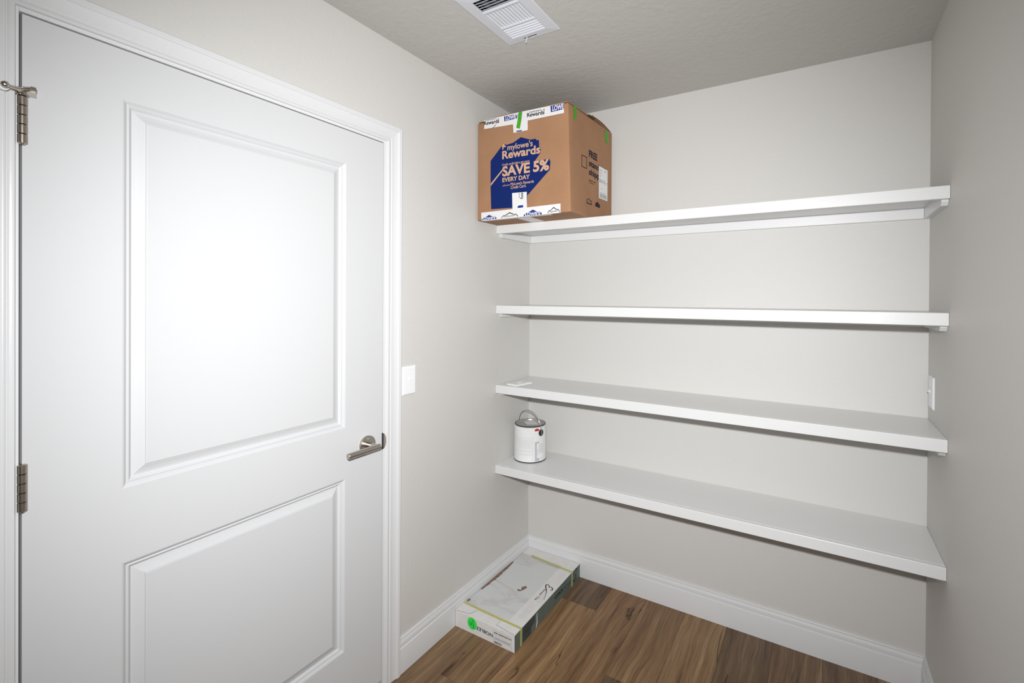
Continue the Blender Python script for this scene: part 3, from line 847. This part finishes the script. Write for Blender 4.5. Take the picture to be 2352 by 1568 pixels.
pts += [c1+Vector((0, 0, -.002)), c1+Vector((0, 0, -.012))]
tube(bm, pts, .0023, 10)
obj('bail', bm, 'bright_metal', pc, smooth=50)

# ================================================================== CARTON OF TILES on the floor
TX0, TX1, TY0, TY1, TZ = .0165, .3335, -.6270, -.0180, .0715
tb = tag(empty('tile_carton', ((TX0+TX1)/2, (TY0+TY1)/2, 0)), 'white and grey-green carton of marble-look tiles on the floor', 'carton')
WX0, WX1, WY0, WY1 = TX0+.004, .2600, -.5640, -.0800      # window showing the tile
bm = bmesh.new()
box(bm, (TX0, TY0, .0006), (TX1, TY1, .0620), .0008, 1)
obj('tray', bm, 'carton_white', tb)
obj('tile', bx((TX0+.003, TY0+.008, .0622), (TX1-.008, TY1-.008, .0702), .0006, 1), 'marble', tb)
def sheet(name, a, b, mat='carton_white', bev=.0003): return obj(name, bx(a, b, bev, 1), mat, tb)
sheet('side_strip', (.2600, TY0+.001, .0704), (TX1, TY1, TZ))
sheet('end_flap', (TX0, TY0, .0704), (.2598, -.5645, TZ+.0003))
sheet('end_flap', (TX0, -.0805, .0704), (.2598, TY1, TZ+.0003))
sheet('end_panel', (TX0, TY0-.0006, .0008), (TX1, TY0-.0001, TZ))
sheet('side_panel', (TX1+.0001, TY0, .0008), (TX1+.0007, TY1, TZ-.0004), 'carton_green')
# corner tabs with open seams
for pts in ([(TX0, TY0+.002), (.030, TY0+.012), (.085, TY0+.012), (.100, TY0+.045), (.098, -.566), (TX0, -.566)], [(TX1-.001, TY0+.004), (.300, TY0+.012), (.232, TY0+.016), (.232, -.576), (TX1-.001, -.580)]):
    o = obj('tab', slab_from([(x, y, TZ+.0004) for x, y in pts], (0, 0, 1), .0013), 'carton_white', tb)
P = Print()
for a, b in (((TX0+.002, TY0+.0015), (.086, TY0+.0105)), ((.086, TY0+.0105), (.101, TY0+.044)), ((TX1-.004, TY0+.003), (.231, TY0+.0145)), ((.231, TY0+.0145), (.231, -.580))):
    a, b = Vector(a), Vector(b); n = Vector((-(b-a).y, (b-a).x)).normalized()*.0008
    P.poly([(*(a-n), TZ+.0007), (*(b-n), TZ+.0007), (*(b+n), TZ+.0007), (*(a+n), TZ+.0007)])
P.build('seam', 'torn_kraft', tb)
# torn kraft liner along the wall edge
bm = bmesh.new(); random.seed(11); n = 26; A_ = []; B_ = []; C_ = []
for k in range(n+1):
    y = -.450+(.270)*k/n; env = math.sin(math.pi*k/n)
    A_.append(bm.verts.new((TX0-.0008, y, TZ-.002)))
    B_.append(bm.verts.new((TX0+.004+.007*env*random.uniform(.4, 1), y, TZ+.001+.0045*env*random.uniform(.3, 1))))
    C_.append(bm.verts.new((TX0+.008+.012*env*random.uniform(.5, 1), y, TZ-.0008)))
for k in range(n):
    bm.faces.new((A_[k], A_[k+1], B_[k+1], B_[k])); bm.faces.new((B_[k], B_[k+1], C_[k+1], C_[k]))
obj('torn_edge', bm, 'torn_kraft', tb)
obj('torn_edge', bx((TX0, -.552, TZ-.0012), (TX0+.010, -.535, TZ+.0012), .0008, 1), 'torn_kraft', tb)
# scraped patch on the tile
P = Print(); zt = .0704
P.poly([(.178, -.338, zt), (.192, -.318, zt), (.204, -.330, zt), (.197, -.352, zt), (.188, -.356, zt)])
P.poly([(.168, -.362, zt), (.186, -.356, zt), (.195, -.354, zt), (.190, -.368, zt), (.178, -.372, zt)])
P.build('scrape', 'torn_kraft', tb)
# straps
def strap(y0l, y0r, x0):
    hw = .0058; bm = bmesh.new()
    top = [(x0, y0l), (.12, y0l*.7+y0r*.3), (TX1+.0004, y0r)]
    for s_ in (-1, 1): pass
    prof = [Vector((x0, y0l, TZ+.0017)), Vector((.2598, y0l+(y0r-y0l)*.78, TZ+.0019)), Vector((TX1-.002, y0r, TZ+.0021)), Vector((TX1+.0011, y0r, TZ-.0010)), Vector((TX1+.0011, y0r-.001, .0010))]
    n_ = [Vector((0, 0, 1)), Vector((0, 0, 1)), Vector((.4, 0, 1)).normalized(), Vector((1, 0, .3)).normalized(), Vector((1, 0, 0))]
    rows = []
    for p, q in zip(prof, n_):
        rows.append([bm.verts.new(p+Vector((0, -hw, 0))), bm.verts.new(p+Vector((0, hw, 0))), bm.verts.new(p+Vector((0, hw, 0))+q*.0009), bm.verts.new(p+Vector((0, -hw, 0))+q*.0009)])
    for a, b in zip(rows, rows[1:]):
        for k in range(4): bm.faces.new((a[k], a[(k+1) % 4], b[(k+1) % 4], b[k]))
    bm.faces.new(rows[0][::-1]); bm.faces.new(rows[-1])
    obj('strap', bm, 'strap', tb)
strap(-.5690, -.5790, TX0); strap(-.0830, -.1080, .075)
# end print: upside-down name, sticker, address label
ye = TY0-.0009
P = Print()
def EN(a, b, y): return hit((1030+a/12.06, 1380+b/12.06), 1, y)
P.text('NOBLEZA', EN(1224, 918, ye), EN(684, 648, ye), EN(1224, 1005, ye), .02)
P.build('end_name', 'print_black', tb)
P = Print()
lx0, lx1, lz0, lz1 = .2250, .3200, .0045, .0590
def rect(pr, x0, x1, z0, z1, y=None): pr.poly([(x0, y or ye, z0), (x1, y or ye, z0), (x1, y or ye, z1), (x0, y or ye, z1)])
for z in (.0048, .0585): rect(P, .2265, .3185, z, z+.0006)
for x in (.2262, .3182): rect(P, x, x+.0006, .0048, .0590)
for z in (.0150, .0200, .0350, .0415): rect(P, .2275, .3175, z, z+.0004)
x = .231
random.seed(2)
while x < .316:
    w_ = random.uniform(.002, .006); rect(P, x, x+w_, .0470, .0520); x += w_+.0022
x = .231
while x < .268:
    w_ = random.choice((.0008, .0016, .0024)); rect(P, x, x+w_, .0058, .0140); x += w_+.0012
for z in (.0235, .0265, .0295):
    x = .231
    while x < .312:
        w_ = random.uniform(.002, .009); rect(P, x, x+w_, z, z+.0012); x += w_+.002
P.build('end_label_print', 'print_black', tb, True)
bm = bmesh.new()
lathe(bm, (.1105, ye, .0448), [(.0258, -.0001), (.0258, -.0005), (.0250, -.0006)], 40, 'y')
stk = obj('sticker', bm, 'sticker_green', tb)
P = Print(); y_ = ye-.0010
P.text('QC', (.1080, y_, .0355), (.1080, y_, .0515), (.0985, y_, .0355), .01)
P.text('APPROVED', (.1235, y_, .0270), (.1165, y_, .0640), (.1180, y_, .0258), .01)
P.build('sticker_lettering', 'print_black', stk)
# long side print
xs = TX1+.0010
P = Print()
P.text('NOBLEZA', (xs, -.2060, .0475), (xs, -.2900, .0475), (xs, -.2060, .0310), .02)
P.text('Emser Tile', (xs, -.1330, .0400), (xs, -.1900, .0400), (xs, -.1330, .0300))
P.build('side_lettering', 'print_black', tb)
P = Print(); P.poly([(xs-.0001, y, z) for y, z in ((-.566, .004), (-.500, .004), (-.500, .030), (-.468, .040), (-.468, .068), (-.566, .068))]); P.build('side_block', 'carton_green_dark', tb)
P = Print()
for k in range(6):
    for j in range(3): P.poly([(xs+.0001, -.560+k*.009+a, .010+j*.008+b) for a, b in ((0, 0), (.004, 0), (.004, .003), (0, .003))])
for k in range(4): P.poly([(xs+.0001, a, .046+k*.005+b) for a, b in ((-.560, 0), (-.475, 0), (-.475, .0008), (-.560, .0008))])
P.build('side_marks', 'carton_green', tb, True)
P = Print(); P.poly([(xs, y, z) for y, z in ((-.452, .066), (-.449, .066), (-.4475, .040), (-.445, .018), (-.452, .004), (-.461, .002), (-.453, .028), (-.4545, .050))]); P.build('scuff', 'carton_white', tb)
# top strip print: emblem (a looped stroke) and name
zt = TZ+.0004
P = Print()
P.text('Emser Tile', (.2810, -.2960, zt), (.2810, -.3880, zt), (.2925, -.2960, zt), .012)
P.build('top_lettering', 'print_maroon', tb)
P = Print()
def stroke(pts, w):
    pts = [Vector(p) for p in pts]
    for i in range(len(pts)-1):
        a, b = pts[i], pts[i+1]; d = (b-a).normalized(); n = Vector((-d.y, d.x))
        wa, wb = w[i], w[i+1]
        P.poly([(*(a-n*wa), zt), (*(b-n*wb), zt), (*(b+n*wb), zt), (*(a+n*wa), zt)], i > 0)
def Zt(a, b): h = hit((1170+a*170/1212, 1280+b*220/1568), 2, zt); return (h.x, h.y)
em = [(572, 688), (564, 684), (590, 620), (606, 560), (604, 520), (594, 480), (598, 450), (618, 440), (642, 448), (654, 470), (648, 492), (660, 482), (684, 482), (704, 500), (708, 522), (696, 540), (680, 534), (678, 520)]
wd = [.0012, .0008, .0010, .0016, .0022, .0028, .0028, .0024, .0020, .0018, .0014, .0018, .0022, .0024, .0024, .0022, .0016, .0012]
stroke([Zt(*p) for p in em], wd)
P.build('emblem', 'print_maroon', tb)
P = Print()                                            # the same mark, upside down on the long side
_t = [Zt(*p) for p in em]; _xc = sum(p[0] for p in _t)/len(_t); _yc = sum(p[1] for p in _t)/len(_t)
_t = [Vector((xs, -.093+(y-_yc)*1.25, .036-(x-_xc)*1.2)) for x, y in _t]
for i in range(len(_t)-1):
    a_, b_ = _t[i], _t[i+1]; d_ = (b_-a_).normalized(); n_ = Vector((0, -d_.z, d_.y))
    P.poly([a_-n_*wd[i], b_-n_*wd[i+1], b_+n_*wd[i+1], a_+n_*wd[i]], i > 0)
P.build('side_emblem', 'print_black', tb)
P = Print()
for k in range(7):
    y0 = -.430+random.uniform(-.004, .004); y1 = -.530+random.uniform(-.006, .006); x = .283+k*.0048
    P.poly([(x, y0, zt), (x+.0006, y0, zt), (x+.0006, y1, zt), (x, y1, zt)])
for k in range(4):
    x = .300+k*.0052
    P.poly([(x, -.325, zt), (x+.0006, -.325, zt), (x+.0006, -.400, zt), (x, -.400, zt)])
for k in range(6):
    y = -.135-k*.013
    P.poly([(.300, y, zt), (.311, y, zt), (.311, y-.0012, zt), (.300, y-.0012, zt)])
P.build('fine_print', 'print_grey', tb, True)
